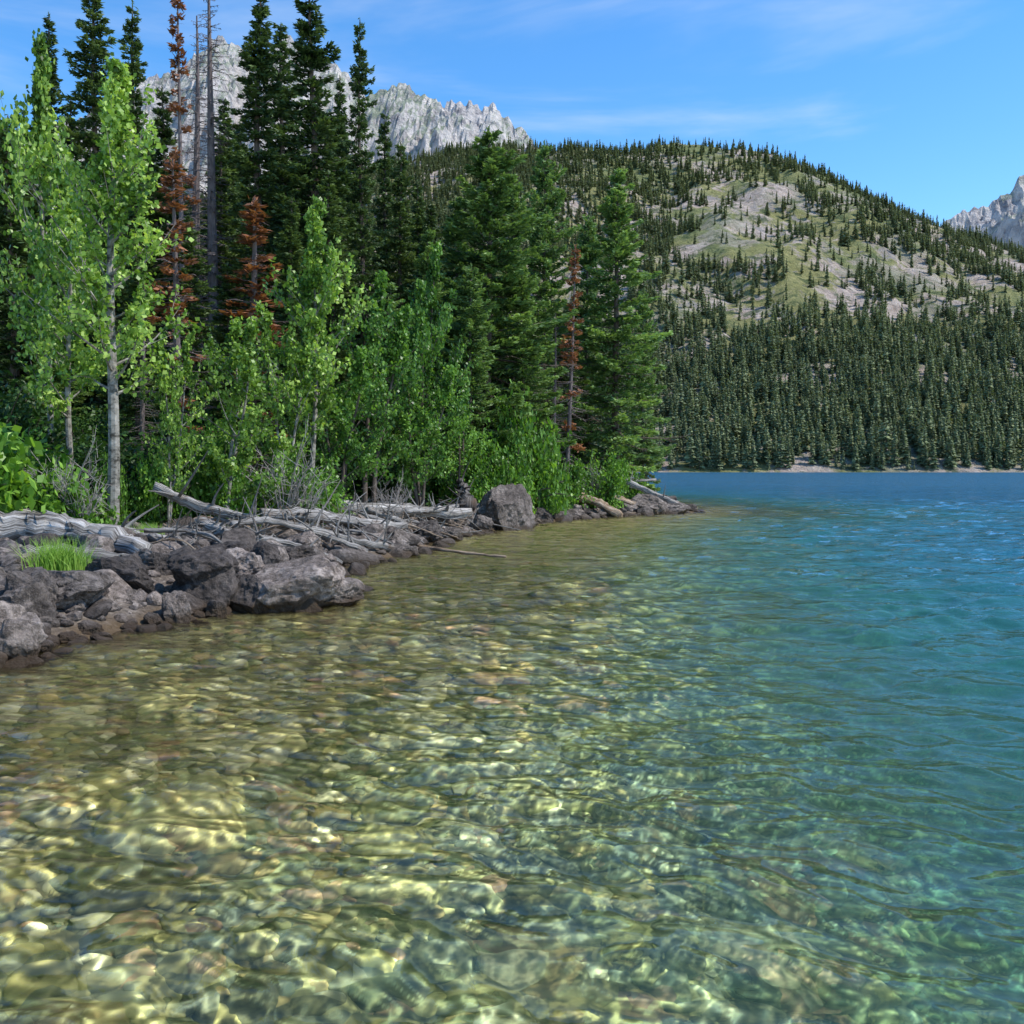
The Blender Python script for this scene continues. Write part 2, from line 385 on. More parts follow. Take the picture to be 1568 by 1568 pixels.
# ---------------------------------------------------------------- scatter with geometry nodes
def scatter(name, P, S, R, pid, protos):
    me = bpy.data.meshes.new(name); me.vertices.add(len(P)); me.vertices.foreach_set("co", np.asarray(P, np.float32).ravel())
    for nm, arr in (("scl", S), ("rot", R)):
        a = me.attributes.new(nm, 'FLOAT_VECTOR', 'POINT'); a.data.foreach_set("vector", np.asarray(arr, np.float32).ravel())
    a = me.attributes.new("pid", 'INT', 'POINT'); a.data.foreach_set("value", np.asarray(pid, np.int32))
    ob = link(name, me)
    coll = bpy.data.collections.new(name+"_kinds")
    for p in protos: coll.objects.link(p)
    ng = bpy.data.node_groups.new(name+"_scatter", 'GeometryNodeTree')
    ng.interface.new_socket("Geometry", in_out='INPUT', socket_type='NodeSocketGeometry')
    ng.interface.new_socket("Geometry", in_out='OUTPUT', socket_type='NodeSocketGeometry')
    gi = ng.nodes.new('NodeGroupInput'); go = ng.nodes.new('NodeGroupOutput')
    m2p = ng.nodes.new('GeometryNodeMeshToPoints'); iop = ng.nodes.new('GeometryNodeInstanceOnPoints')
    ci = ng.nodes.new('GeometryNodeCollectionInfo'); ci.inputs['Collection'].default_value = coll
    ci.inputs['Separate Children'].default_value = True; ci.inputs['Reset Children'].default_value = True
    iop.inputs['Pick Instance'].default_value = True
    def na(nm, t):
        n = ng.nodes.new('GeometryNodeInputNamedAttribute'); n.data_type = t; n.inputs['Name'].default_value = nm
        return n.outputs['Attribute']
    ng.links.new(gi.outputs[0], m2p.inputs['Mesh']); ng.links.new(m2p.outputs[0], iop.inputs['Points'])
    ng.links.new(ci.outputs[0], iop.inputs['Instance'])
    ng.links.new(na("pid", 'INT'), iop.inputs['Instance Index'])
    ng.links.new(na("rot", 'FLOAT_VECTOR'), iop.inputs['Rotation'])
    ng.links.new(na("scl", 'FLOAT_VECTOR'), iop.inputs['Scale'])
    ng.links.new(iop.outputs[0], go.inputs[0])
    md = ob.modifiers.new("scatter", 'NODES'); md.node_group = ng
    return ob

# ---------------------------------------------------------------- rocks
def rock_mesh(name, seed, sub=4, planes=14, rough=0.07, mat=None, lo=0.5, hi=0.85, smooth=False, nf=1.6):
    bm = bmesh.new(); bmesh.ops.create_icosphere(bm, subdivisions=sub, radius=1)
    r = np.random.RandomState(seed)
    V = np.array([v.co[:] for v in bm.verts])
    nrm = unit(r.normal(size=(planes, 3)))
    for n in nrm:
        off = r.uniform(lo, hi); d = V@n
        V = V-np.maximum(d-off, 0)[:, None]*n[None, :]
    o = r.rand(3)*50
    for v, c in zip(bm.verts, V):
        p = Vector(c)
        q = p*nf+Vector(o)
        f = mnoise.fractal(q, 1.0, 2.0, 5)
        f2 = abs(mnoise.noise(q*1.7))
        f3 = mnoise.fractal(q*5, 0.8, 2.0, 3)
        dirn = p.normalized()
        v.co = p+dirn*(rough*f-rough*1.0*(0.25-min(f2, .25))*1.6+rough*.22*f3)
    me = bpy.data.meshes.new(name); bm.to_mesh(me); bm.free()
    if smooth: me.polygons.foreach_set("use_smooth", np.ones(len(me.polygons), bool))
    me.materials.append(mat or M_rock)
    return me
ROCKS = [rock_mesh("rock_form_%d" % i, 100+i, 5, 20, 0.13, lo=.60, hi=.92) for i in range(7)]
def rock(px, py, w, h, d=None, i=0, zc=None, name="shore_rock", rz=None, base=0.0):
    p = G(px, py, base)
    d = d or w*0.8
    rz = random.uniform(-.5, .5)+(math.pi if random.random() < .5 else 0) if rz is None else rz
    z0 = base-0.12*h
    return link(name, ROCKS[i % 7], (p.x, p.y+d*0.35, z0+h*0.42), (random.uniform(-.15, .15), random.uniform(-.15, .15), rz), (w*0.56, d*0.56, h*0.78))
rock(440, 935, 1.35, 0.60, 1.1, 0, rz=0.2); rock(505, 928, 0.75, 0.30, .8, 5, rz=.1); rock(385, 938, .6, .5, .7, 3)
rock(300, 940, 0.80, 0.62, 0.8, 1, rz=1.0)
rock(262, 955, 0.36, 0.36, 0.4, 2)
rock(170, 945, 0.72, 0.60, 0.8, 3, rz=2.0)
rock(200, 950, 0.34, 0.34, 0.35, 4)
rock(90, 965, 0.65, 0.46, 0.7, 5)
rock(22, 985, 0.55, 0.60, 0.6, 6)
rock(15, 1015, 0.45, 0.40, 0.5, 1)
rock(-60, 1010, 0.8, 0.7, 0.8, 3)
rock(130, 975, 0.3, 0.14, 0.3, 5); rock(95, 985, 0.25, 0.10, 0.3, 2); rock(60, 1000, 0.2, 0.12, 0.2, 4); rock(230, 960, .2, .15, .2, 0); rock(330, 945, .25, .2, .25, 6)
rock(170, 905, 1.0, 0.42, 0.7, 2, base=0.3)
rock(300, 900, 0.9, 0.44, 0.7, 4, base=0.3)
rock(360, 885, 0.7, 0.38, 0.7, 5, base=0.3); rock(230, 890, .6, .4, .6, 6, base=.3); rock(395, 870, .6, .35, .6, 1, base=.3); rock(340, 862, .7, .35, .6, 3, base=.35)
rock(90, 925, 0.8, 0.35, 0.8, 0, base=0.3); rock(30, 930, .6, .4, .6, 2, base=.3)
rock(440, 868, 0.8, 0.32, 0.7, 6, base=0.2)
rock(545, 862, 0.45, 0.25, 0.5, 1); rock(500, 870, 0.4, 0.25, 0.4, 2)
rock(768, 812, 2.0, 1.45, 1.5, 3, name="boulder", rz=0.9)
rock(600, 845, 0.85, 0.60, 0.8, 3); rock(655, 832, 0.7, 0.5, 0.7, 4); rock(690, 828, 0.6, 0.3, 0.5, 5)
rock(625, 852, 0.4, 0.2, 0.4, 6); rock(560, 850, 0.5, 0.4, 0.5, 0); rock(735, 815, 0.8, 0.45, 0.7, 1)
rock(500, 845, 0.9, 0.45, 0.8, 3, base=0.1); rock(530, 838, .7, .5, .6, 2, base=.1); rock(460, 850, .7, .4, .6, 0, base=.2)
rock(830, 800, 0.8, 0.45, 0.8, 5); rock(860, 795, 0.6, 0.4, 0.6, 2); rock(885, 793, 0.5, 0.3, 0.5, 6)
rock(960, 788, 1.0, 0.5, 0.9, 4); rock(1000, 788, 1.5, 0.85, 1.2, 3); rock(985, 783, 1.2, 0.8, 1.0, 1); rock(1035, 787, 1.2, 0.45, 0.9, 0); rock(1055, 784, 0.8, 0.3, 0.7, 5)
rock(930, 788, 0.7, 0.4, 0.7, 2); rock(1018, 782, 0.7, 0.7, 0.7, 6)

STONES = [bpy.data.objects.new("dry_stone_form_%d" % i, rock_mesh("dry_stone_%d" % i, 300+i, 3, 10, 0.08, lo=.6, hi=.9)) for i in range(5)]
rng = np.random.RandomState(2)
n = 60000
yy = 6+rng.rand(n)**1.4*40; xx = rng.uniform(-0.8, 0.25, n)*yy
sd = shore_sd(xx, yy)
keep = (sd > -0.35) & (sd < 4.5) & (rng.rand(n) < 0.42*np.exp(-np.abs(sd-0.6)/1.6))
xx, yy, sd = xx[keep][:4200], yy[keep][:4200], sd[keep][:4200]
sz = 0.038*np.exp(rng.normal(0, 0.7, len(xx)))*(1+yy*0.045); sz = np.clip(sz, 0.02, 0.36)
zz = ground_z(xx, yy)
S = np.stack([sz*rng.uniform(.9, 1.5, len(xx)), sz*rng.uniform(.8, 1.2, len(xx)), sz*rng.uniform(.5, .9, len(xx))], -1)
scatter("shore_stones", np.stack([xx, yy, zz+sz*0.15], -1), S, np.stack([rng.normal(0, .2, len(xx)), rng.normal(0, .2, len(xx)), rng.uniform(0, 6.28, len(xx))], -1), rng.randint(0, 5, len(xx)), STONES)

PEBS = [bpy.data.objects.new("pebble_form_%d" % i, rock_mesh("lake_pebble_%d" % i, 400+i, 3, 8, 0.09, M_peb, 0.6, 0.95, True)) for i in range(5)]
n = 18000
rp = np.exp(rng.uniform(math.log(1.9), math.log(19), n)); aa = np.radians(rng.uniform(-42, 42, n))
xx = rp*np.sin(aa); yy = rp*np.cos(aa); zz = ground_z(xx, yy)
sz = np.clip(0.034*np.exp(rng.normal(0, 0.75, len(xx)))*(0.8+rp*0.05), 0.012, 0.26)
ok = zz+sz*.8 < -0.03; xx, yy, zz, rp, sz = xx[ok], yy[ok], zz[ok], rp[ok], sz[ok]
S = np.stack([sz*rng.uniform(1, 1.6, len(xx)), sz*rng.uniform(.8, 1.2, len(xx)), sz*rng.uniform(.3, .55, len(xx))], -1)
peb = scatter("lake_bed_pebbles", np.stack([xx, yy, zz+sz*0.1], -1), S, np.stack([rng.normal(0, .15, len(xx)), rng.normal(0, .15, len(xx)), rng.uniform(0, 6.28, len(xx))], -1), rng.randint(0, 5, len(xx)), PEBS)

# ---------------------------------------------------------------- driftwood
def smooth_path(pts, k=8):
    pts = [Vector(p) for p in pts]
    P = [pts[0]*2-pts[1]]+pts+[pts[-1]*2-pts[-2]]
    out = []
    for i in range(1, len(P)-2):
        for j in range(k):
            t = j/k; p0, p1, p2, p3 = P[i-1], P[i], P[i+1], P[i+2]
            out.append(0.5*((2*p1)+(p2-p0)*t+(2*p0-5*p1+4*p2-p3)*t*t+(3*p1-p0-3*p2+p3)*t**3))
    out.append(pts[-1]); return np.array([v[:] for v in out])
def log(name, pts, r0, r1, mat=None, seed=0, sides=12, limbs=0, limb_len=0.6):
    r = np.random.RandomState(seed+50)
    P = smooth_path(pts, 9); P = P+r.normal(0, r0*0.09, P.shape)
    k = len(P); t = np.linspace(0, 1, k)
    R = r0+(r1-r0)*t; R = R*(1+0.12*np.sin(t*17+seed))
    P = np.concatenate([[P[0]-(P[1]-P[0])*0.05], P, [P[-1]+(P[-1]-P[-2])*0.05]])
    R = np.concatenate([[R[0]*0.05], R, [R[-1]*0.05]])
    b = MB(); b.tube(P, R, sides, 0, 0.5, r, 0.3)
    grain = []
    def g(Pn, s):
        l = np.concatenate([[0], np.cumsum(np.linalg.norm(np.diff(Pn, axis=0), axis=1))])
        th = np.arange(s)
        a = np.zeros((len(Pn), s, 3)); a[..., 0] = l[:, None]*1.6
        a[..., 1] = np.sin(th*2*np.pi/s)[None]*5; a[..., 2] = np.cos(th*2*np.pi/s)[None]*5
        return a.reshape(-1, 3)
    grain.append(g(P, sides))
    for i in range(limbs):
        j = r.randint(2, len(P)-3); d = unit(r.normal(size=3)); d[2] = abs(d[2])*0.6+0.1
        ax = unit(P[j+1]-P[j-1]); d = unit(d-ax*(d@ax)*0.5)
        ll = limb_len*r.uniform(0.4, 1.2); bend = r.normal(0, 0.3, 3)
        s5 = np.linspace(0, 1, 7)[:, None]
        Q = P[j]+d*ll*s5+bend*ll*s5**2
        b.tube(Q, min(R[j]*0.35, .035)*(1-0.85*s5[:, 0])+0.004, 6, 0); grain.append(g(Q, 6))
    me = b.mesh(name, [mat or M_drift], smooth=True)
    a = me.attributes.new("grain", 'FLOAT_VECTOR', 'POINT'); a.data.foreach_set("vector", np.concatenate(grain).astype(np.float32).ravel())
    return link(name, me)
def gp(px, d, lift=0.0):
    x = pixel_ray(px)[0]*d; return (x, d, max(gz(x, d), 0)+lift)
log("driftwood_log", [gp(-60, 14.0, .18), gp(60, 14.2, .24), gp(150, 14.0, .2), gp(215, 13.6, .08)], 0.24, 0.15, seed=1, limbs=3)
log("driftwood_log", [gp(-20, 16, .1), gp(120, 15.6, .12), gp(260, 15.2, .08)], 0.14, 0.08, seed=2, limbs=4)
log("driftwood_log", [gp(30, 12.4, .10), gp(120, 12.7, .10), gp(200, 13.0, .06)], 0.09, 0.05, seed=3, limbs=2)
log("fallen_trunk", [gp(235, 17.5, .75), gp(300, 17.6, .5), gp(370, 17.8, .35), gp(450, 18.0, .25), gp(540, 18.6, .15), gp(600, 19.3, .1)], 0.10, 0.06, seed=4, limbs=26, limb_len=0.8)
log("driftwood_log", [gp(300, 16.5, .4), gp(360, 16.3, .25), gp(440, 16.6, .18), gp(520, 17.2, .08)], 0.085, 0.05, seed=5, limbs=12)
log("driftwood_log", [gp(500, 23, .3), gp(600, 24.2, .3), gp(720, 26.5, .4)], 0.15, 0.12, seed=6, limbs=4)
log("driftwood_log", [gp(560, 22, .4), gp(620, 22.5, .25), gp(660, 23, .1)], 0.07, 0.04, seed=7, limbs=3)
log("driftwood_log", [gp(480, 19.8, .35), gp(560, 20.3, .3), gp(640, 21.2, .15)], 0.10, 0.05, seed=8, limbs=5)
log("driftwood_log", [gp(400, 19.0, .3), gp(470, 19.4, .35), gp(550, 20.6, .3), gp(620, 22.0, .25)], 0.12, 0.08, seed=15, limbs=8)
log("driftwood_log", [gp(350, 17.0, .35), gp(410, 17.4, .4), gp(480, 17.7, .3), gp(560, 18.2, .15)], 0.07, 0.05, seed=16, limbs=8)
log("driftwood_log", [gp(600, 25.5, .35), gp(660, 26.2, .3), gp(715, 27.4, .3)], 0.11, 0.07, seed=17, limbs=5)
log("driftwood_log", [gp(620, 24.0, .4), gp(665, 25.0, .45), gp(700, 26.5, .5)], 0.09, 0.06, seed=18, limbs=6)
log("driftwood_stump", [gp(716, 29, -.1), gp(714, 29, .35), gp(710, 29.1, .7), gp(704, 29.1, .95)], 0.30, 0.09, M_drift_dark, seed=9, limbs=12, limb_len=0.75)
log("floating_stick", [G(635, 836, .06), G(700, 845, .04), G(775, 853, .0)], 0.045, 0.02, M_drift_tan, seed=10)
log("driftwood_log", [gp(880, 36.5, .35), gp(915, 35.8, .35), G(950, 790, .05)], 0.17, 0.12, M_drift_tan, seed=11)
log("driftwood_log", [gp(915, 37, .5), gp(950, 37, .4), gp(985, 37.5, .15)], 0.10, 0.07, M_drift_tan, seed=12)
log("driftwood_log", [gp(960, 38.5, .9), gp(1000, 38.5, .6), gp(1040, 38.6, .3)], 0.13, 0.08, seed=13, limbs=5)
log("driftwood_log", [gp(890, 38, .5), gp(940, 38.6, .75), gp(1005, 39, 1.0)], 0.09, 0.05, seed=14, limbs=4)
r = random.Random(3)
for i in range(80):
    px = r.uniform(200, 720); d = 14.5+(px-230)/470*11+r.uniform(-1, 2.0)
    x = pixel_ray(px)[0]*d
    if shore_sd(np.array([x]), np.array([d]))[0] < 0.1: continue
    a = r.uniform(-0.5, 0.5)*1.4; ll = r.uniform(0.4, 1.6)
    p0 = gp(px, d, r.uniform(.05, .3)); dx = math.cos(a)*ll; dy = math.sin(a)*ll
    x1, y1 = p0[0]+dx, d+dy
    log("driftwood_branch", [p0, ((p0[0]+x1)/2, (d+y1)/2+r.uniform(-.1, .1), max(gz((p0[0]+x1)/2, (d+y1)/2), 0)+r.uniform(.05, .35)), (x1, y1, max(gz(x1, y1), 0)+r.uniform(0, .2))],
        r.uniform(.014, .045), 0.012, M_drift_tan if r.random() < .2 else M_drift, seed=30+i, sides=7, limbs=r.randint(2, 5), limb_len=.5)

# ---------------------------------------------------------------- conifers
def conifer(name, seed, H, Rad, mats, dens=70, clear=0.06, gap=0.0, tr=None, upt=0.5, needles=True, taper=0.75, dh=0.27, card=(0.14, 0.28), cw=(.05, .10), deadlow=0.0):
    r = np.random.RandomState(seed); b = MB()
    tr = tr or H*0.0125
    k = 14; tz = np.linspace(-0.3, H, k)
    P = np.stack([0.03*H*0.15*np.sin(tz*0.5+seed), 0.03*H*0.15*np.cos(tz*0.43+seed*2), tz], -1)
    b.tube(P, tr*(1-np.linspace(0, 0.97, k))**0.8+0.008, 8, 0)
    h = clear*H
    while h < H*0.985:
        t = (h-clear*H)/(H-clear*H)
        nb = r.randint(5, 9) if t < 0.9 else r.randint(4, 6)
        a0 = r.uniform(0, 6.28)
        for j in range(nb):
            if r.rand() < gap: continue
            az = a0+j*6.283/nb+r.normal(0, 0.25); hh = h+r.uniform(-.5, .5)*dh
            lob = 0.82+0.6*float(pnoise(np.array([az*0.9]), np.array([hh*0.55]), seed))
            Lb = Rad*((1-t)**taper)*(0.6+0.4*min(1, t/0.12))*r.uniform(0.5, 1.2)*lob+0.12
            el = -0.30+upt*t**1.2+r.normal(0, 0.12)
            ad = np.array([math.cos(az), math.sin(az), 0.0]); lat = np.array([-math.sin(az), math.cos(az), 0.0])
            base = np.array([np.interp(hh, tz, P[:, 0]), np.interp(hh, tz, P[:, 1]), hh])
            def path(s):
                s = np.asarray(s)[:, None]
                return base+ad*Lb*s*math.cos(el)+np.array([0, 0, 1.0])*Lb*(s*math.sin(el)-0.22*s**2+0.22*s**3.5)
            s5 = np.linspace(0, 1, 5); b.tube(path(s5), (0.012+0.012*Lb)*(1-0.8*s5), 3, 0)
            dead = (not needles) or (r.rand() < deadlow*(1-t)**(3 if deadlow < .6 else .6))
            if dead:
                for q in range(int(3+Lb*6)):
                    s0 = r.uniform(.2, 1.0); p0 = path([s0])[0]; d = ad*0.6+lat*r.choice([-1, 1])*r.uniform(.5, 1)+np.array([0, 0, r.uniform(-.4, .3)])
                    d = d*Lb*r.uniform(.15, .35); b.tube(np.array([p0, p0+d*.5, p0+d+np.array([0, 0, -.03])]), [.009, .007, .003], 3, 0)
                continue
            m = int(dens*(Lb+0.12)*(0.6+Lb*0.4))+6
            s = r.rand(m)**0.62*1.04
            wlat = r.uniform(-1, 1, m)
            lw = wlat*(0.34*Lb*(1.05-s)+0.09)
            C = path(s)+lat*lw[:, None]
            C[:, 2] += -np.abs(lw)*0.25+r.normal(0, 0.04, m)-0.03
            D = ad[None]*(0.8)+lat[None]*(np.sign(wlat)*r.uniform(.2, 1.1, m))[:, None]+r.normal(0, .3, (m, 3)); D[:, 2] += 0.1
            D = unit(D); Sd = unit(np.cross(D, unit(np.array([[0, 0, 1.0]])+r.normal(0, .75, (m, 3)))))
            bt = 0.42+r.normal(0, .15)
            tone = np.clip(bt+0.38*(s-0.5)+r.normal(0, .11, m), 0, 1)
            b.cards(C, D, Sd, r.uniform(card[0], card[1], m), r.uniform(cw[0], cw[1], m), 1, tone)
        h += dh*(0.8+0.5*r.rand())*(1 if t < 0.8 else 0.75)
    m = 25; C = np.zeros((m, 3)); C[:, 2] = H-0.35+0.4*r.rand(m); C[:, :2] = P[-1][:2]+r.normal(0, .03, (m, 2))
    if needles: b.cards(C, unit(np.array([[0, 0, 1.]])+r.normal(0, .5, (m, 3))), unit(r.normal(size=(m, 3))), 0.16, .05, 1, 0.6)
    return b.mesh(name, mats)
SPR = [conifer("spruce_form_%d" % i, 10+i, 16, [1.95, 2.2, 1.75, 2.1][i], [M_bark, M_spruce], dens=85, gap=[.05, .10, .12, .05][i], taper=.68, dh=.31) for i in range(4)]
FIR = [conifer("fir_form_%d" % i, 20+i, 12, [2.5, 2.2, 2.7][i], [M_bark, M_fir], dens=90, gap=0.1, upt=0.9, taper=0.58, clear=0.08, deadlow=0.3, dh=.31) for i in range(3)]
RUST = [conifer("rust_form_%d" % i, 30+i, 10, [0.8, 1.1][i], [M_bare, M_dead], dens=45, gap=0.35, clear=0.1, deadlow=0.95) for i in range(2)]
BARE = [conifer("bare_form_%d" % i, 40+i, 15, [1.1, 1.0][i], [M_bare, M_bare], needles=False, gap=0.15, clear=0.1, dh=.24) for i in range(2)]
def tree(name, me, H0, px, top, d, ws=1.0, rz=None, lean=(0, 0)):
    bx, bz = pixel_ray(px, top); x = bx*d; zt = CAM_H+bz*d
    g = gz(x, d); h = zt-g
    s = h/H0
    return link(name, me, (x, d, g-0.05), (lean[0], lean[1], random.uniform(0, 6.28) if rz is None else rz), (s**0.5*ws, s**0.5*ws, s))
for i, (px, top, d, ws) in enumerate([(-60, 120, 30, 1), (12, 175, 27, 1.0), (72, 18, 34, .8), (143, -45, 33, .95), (203, 0, 36, .8), (250, 130, 38, .9), (395, -28, 33, 1.0), (432, 35, 38, 1),
        (476, -35, 32.5, 1.1), (551, 28, 34, .62), (518, 115, 39, .8), (345, 150, 41, .9), (590, 165, 40, .7), (612, 215, 38, .8), (640, 275, 42, .9), (660, 310, 39, .9), (335, 200, 36, .9), (110, 150, 36, .9), (170, 230, 31, .9), (505, 260, 31, 1), (235, 260, 33, 1), (45, 260, 28, 1), (445, 300, 29, 1), (290, 330, 26, .9), (210, 380, 23, .8), (350, 400, 25, .9)]):
    tree("spruce_tree", SPR[i % 4], 16, px, top, d, ws)
for i, (px, top, d, ws) in enumerate([(747, 192, 34.5, 1.2), (700, 300, 37, .95), (785, 270, 37, .9), (833, 213, 40, .8), (945, 258, 40.5, 1.15), (900, 330, 44, .8), (985, 440, 44, .6), (655, 350, 33, .9), (800, 400, 35, .8), (720, 400, 32, .8), (600, 430, 31, .8)]):
    tree("fir_tree", FIR[i % 3], 12, px, top, d, ws)
tree("dead_spruce_tree", RUST[0], 10, 272, -40, 31, .75); tree("dead_spruce_tree", RUST[1], 10, 868, 370, 36.0, .8, lean=(0, .05)); tree("dead_spruce_tree", RUST[1], 10, 385, 300, 25, 1.6, rz=2.0)
tree("dead_spruce_tree", RUST[1], 10, 265, 240, 22, 1.1); tree("bare_dead_tree", BARE[0], 15, 320, -50, 33, 1.2); tree("bare_dead_tree", BARE[1], 15, 298, 20, 35, 1.2); tree("bare_dead_tree", BARE[0], 15, 216, 420, 20, .6); tree("bare_dead_tree", BARE[1], 15, 850, 470, 36, .7)
r = random.Random(5)
for i in range(64):
    px = r.uniform(-160, 900); d = r.uniform(38, 62)
    top = r.uniform(170, 340) if px < 540 else r.uniform(330, 450) if px < 700 else r.uniform(400, 520)
    x = pixel_ray(px)[0]*d
    if shore_sd(np.array([x]), np.array([d]))[0] < 1.0: continue
    tree("spruce_tree", SPR[i % 4], 16, px, top, d, 1.15)
for i in range(26):
    px = r.uniform(-100, 860); d = r.uniform(25, 37)
    x = pixel_ray(px)[0]*d
    if shore_sd(np.array([x]), np.array([d]))[0] < 5.0: continue
    tree("young_spruce_tree", SPR[i % 4] if i % 3 else FIR[i % 3], 16 if i % 3 else 12, px, r.uniform(480, 640), d, 1.0)

# ---------------------------------------------------------------- broadleaf trees
def broadleaf(name, seed, H, Rad, cbase, mats, nl=9000, leaf=(.055, .085), up=0.9, limbs=46, trunk=0.06, lean=0.04, spread=0.16, ntr=1):
    r = np.random.RandomState(seed); b = MB()
    for q in range(ntr):
        off = np.array([r.normal(0, .15), r.normal(0, .15), 0])*(ntr > 1)
        k = 12; t = np.linspace(0, 1, k)
        ld = r.uniform(0, 6.28); la = lean*H*(1+ntr*1.5*(ntr > 1))
        P = np.stack([off[0]+la*math.cos(ld)*t**1.4+.07*np.sin(t*7+seed), off[1]+la*math.sin(ld)*t**1.4+.07*np.cos(t*6+seed), -0.2+t*H*r.uniform(.85, 1)*1.0], -1)
        if q == 0: P[:, 2] = -0.2+t*(H+.1)
        b.tube(P, trunk*(1-0.9*t)+0.006, 9, 0)
        nlb = limbs//ntr; per = nl//(limbs)
        for i in range(nlb):
            tt = cbase+(0.97-cbase)*((i+.5)/nlb)
            p0 = np.array([np.interp(tt, t, P[:, a]) for a in range(3)])
            f = (tt-cbase)/(1-cbase)
            az = i*2.4+r.normal(0, .5); el = r.uniform(.2, .8)*up+.45*f
            Lb = Rad*(math.sin(min(1, f*1.15+0.18)*math.pi)**0.6*0.85+0.12)*r.uniform(.35, 1.4)
            d = np.array([math.cos(az)*math.cos(el), math.sin(az)*math.cos(el), math.sin(el)])
            s = np.linspace(0, 1, 6)[:, None]; bend = np.array([0, 0, .25*Lb])+r.normal(0, .1*Lb, 3)
            Q = p0+d*Lb*s+bend*s**2
            b.tube(Q, (trunk*.2*(1-f)+.008)*(1-.85*s[:, 0]), 5, 0)
            bt = r.normal(.5, .18)
            ntw = 5
            for w in range(ntw):
                s0 = r.uniform(.25, 1.0); q0 = p0+d*Lb*s0+bend*s0**2
                td = unit(d*.6+r.normal(0, .5, 3)+np.array([0, 0, .6])); tl = Lb*r.uniform(.25, .5)+.10
                b.tube(np.array([q0, q0+td*tl*.5, q0+td*tl]), [.007, .005, .002], 3, 0)
                m = per//ntw
                C = q0+td[None]*(tl*r.uniform(-.15, 1.1, m))[:, None]+r.normal(0, spread*.36, (m, 3))
                D = unit(r.normal(0, 1, (m, 3))+np.array([0, 0, -.4])); Sd = unit(np.cross(D, r.normal(size=(m, 3))))
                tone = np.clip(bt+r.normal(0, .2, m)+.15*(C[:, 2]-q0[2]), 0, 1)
                lf = r.uniform(leaf[0], leaf[1], m)
                b.cards(C, D, Sd, lf*1.15, lf*.95, 1, tone)
    return b.mesh(name, mats)
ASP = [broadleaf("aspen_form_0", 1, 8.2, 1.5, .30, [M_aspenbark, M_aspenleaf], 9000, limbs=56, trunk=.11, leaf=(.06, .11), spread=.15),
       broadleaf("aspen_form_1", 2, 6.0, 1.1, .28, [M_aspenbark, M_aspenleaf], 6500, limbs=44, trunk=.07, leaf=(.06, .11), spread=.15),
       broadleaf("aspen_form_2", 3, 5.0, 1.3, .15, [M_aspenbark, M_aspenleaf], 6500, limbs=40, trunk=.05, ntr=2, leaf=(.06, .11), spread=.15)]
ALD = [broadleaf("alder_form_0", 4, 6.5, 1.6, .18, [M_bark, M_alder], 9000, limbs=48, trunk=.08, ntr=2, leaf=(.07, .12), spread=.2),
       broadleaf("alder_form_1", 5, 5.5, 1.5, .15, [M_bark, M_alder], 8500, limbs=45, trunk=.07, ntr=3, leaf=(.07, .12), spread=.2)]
tree("aspen_tree", ASP[0], 8.2, 155, 66, 17.2, 1.0, 1.0)
tree("aspen_tree", ASP[1], 6.0, 105, 220, 19, .9); tree("aspen_tree", ASP[1], 6.0, 60, 60, 23, .8, 2)
tree("aspen_tree", ASP[2], 5.0, 330, 470, 19, .9); tree("aspen_tree", ASP[1], 6.0, 475, 300, 22.5, .9, 4)
tree("aspen_tree", ASP[2], 5.0, 430, 450, 21.5, .85, 1); tree("aspen_tree", ASP[2], 5.0, 255, 500, 18.5, .6, 5)
tree("alder_tree", ALD[0], 6.5, 560, 400, 25, .85); tree("alder_tree", ALD[0], 6.5, 635, 370, 28, .7); tree("alder_tree", ALD[1], 5.5, 520, 500, 23.5, .8)
tree("alder_tree", ALD[1], 5.5, 640, 530, 27, .8); tree("alder_tree", ALD[1], 5.5, 700, 590, 30, .75)

def bush(name, seed, H, Rad, mats, nl=4500, leaf=(.06, .1)):
    r = np.random.RandomState(seed); b = MB()
    ns = 36
    for i in range(ns):
        az = r.uniform(0, 6.28); el = math.acos(r.uniform(0, 1)**.8*.98)
        d = np.array([math.cos(az)*math.sin(el)*Rad, math.sin(az)*math.sin(el)*Rad, math.cos(el)*H])*r.uniform(.7, 1.12)
        s = np.linspace(0, 1, 5)[:, None]; Q = d*s+np.array([0, 0, .15])*s*(1-s)*2+np.array([r.normal(0, .1), r.normal(0, .1), 0])
        b.tube(Q, .012*(1-.8*s[:, 0])+.002, 4, 0)
        m = nl//ns; t = r.rand(m)**.45
        C = d*t[:, None]+r.normal(0, .11*Rad, (m, 3)); C[:, 2] = np.abs(C[:, 2])
        D = unit(r.normal(0, 1, (m, 3))); Sd = unit(np.cross(D, unit(np.array([[0, 0, 1.]])+r.normal(0, .6, (m, 3)))))
        lf = r.uniform(leaf[0], leaf[1], m)
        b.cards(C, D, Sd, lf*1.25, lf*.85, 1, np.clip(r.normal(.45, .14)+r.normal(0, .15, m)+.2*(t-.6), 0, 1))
    return b.mesh(name, mats)
BU = [bush("shrub_form_%d" % i, 60+i, 1.3, 1.0, [M_bark, M_bush], 4200) for i in range(3)]
DB = [bush("dark_shrub_form_%d" % i, 70+i, 1.4, 1.2, [M_bark, M_darkbush], 4200) for i in range(2)]
BERRY = bush("thimbleberry_form", 80, 1.1, 1.2, [M_bark, M_bush], 2400, (.10, .18))
def shrub(name, me, px, top, d, H0=1.3, ws=1.0):
    bx, bz = pixel_ray(px, top); x = bx*d; g = gz(x, d); h = CAM_H+bz*d-g
    link(name, me, (x, d, g-.05), (0, 0, random.uniform(0, 6.28)), (ws, ws, max(h, .3)/H0))
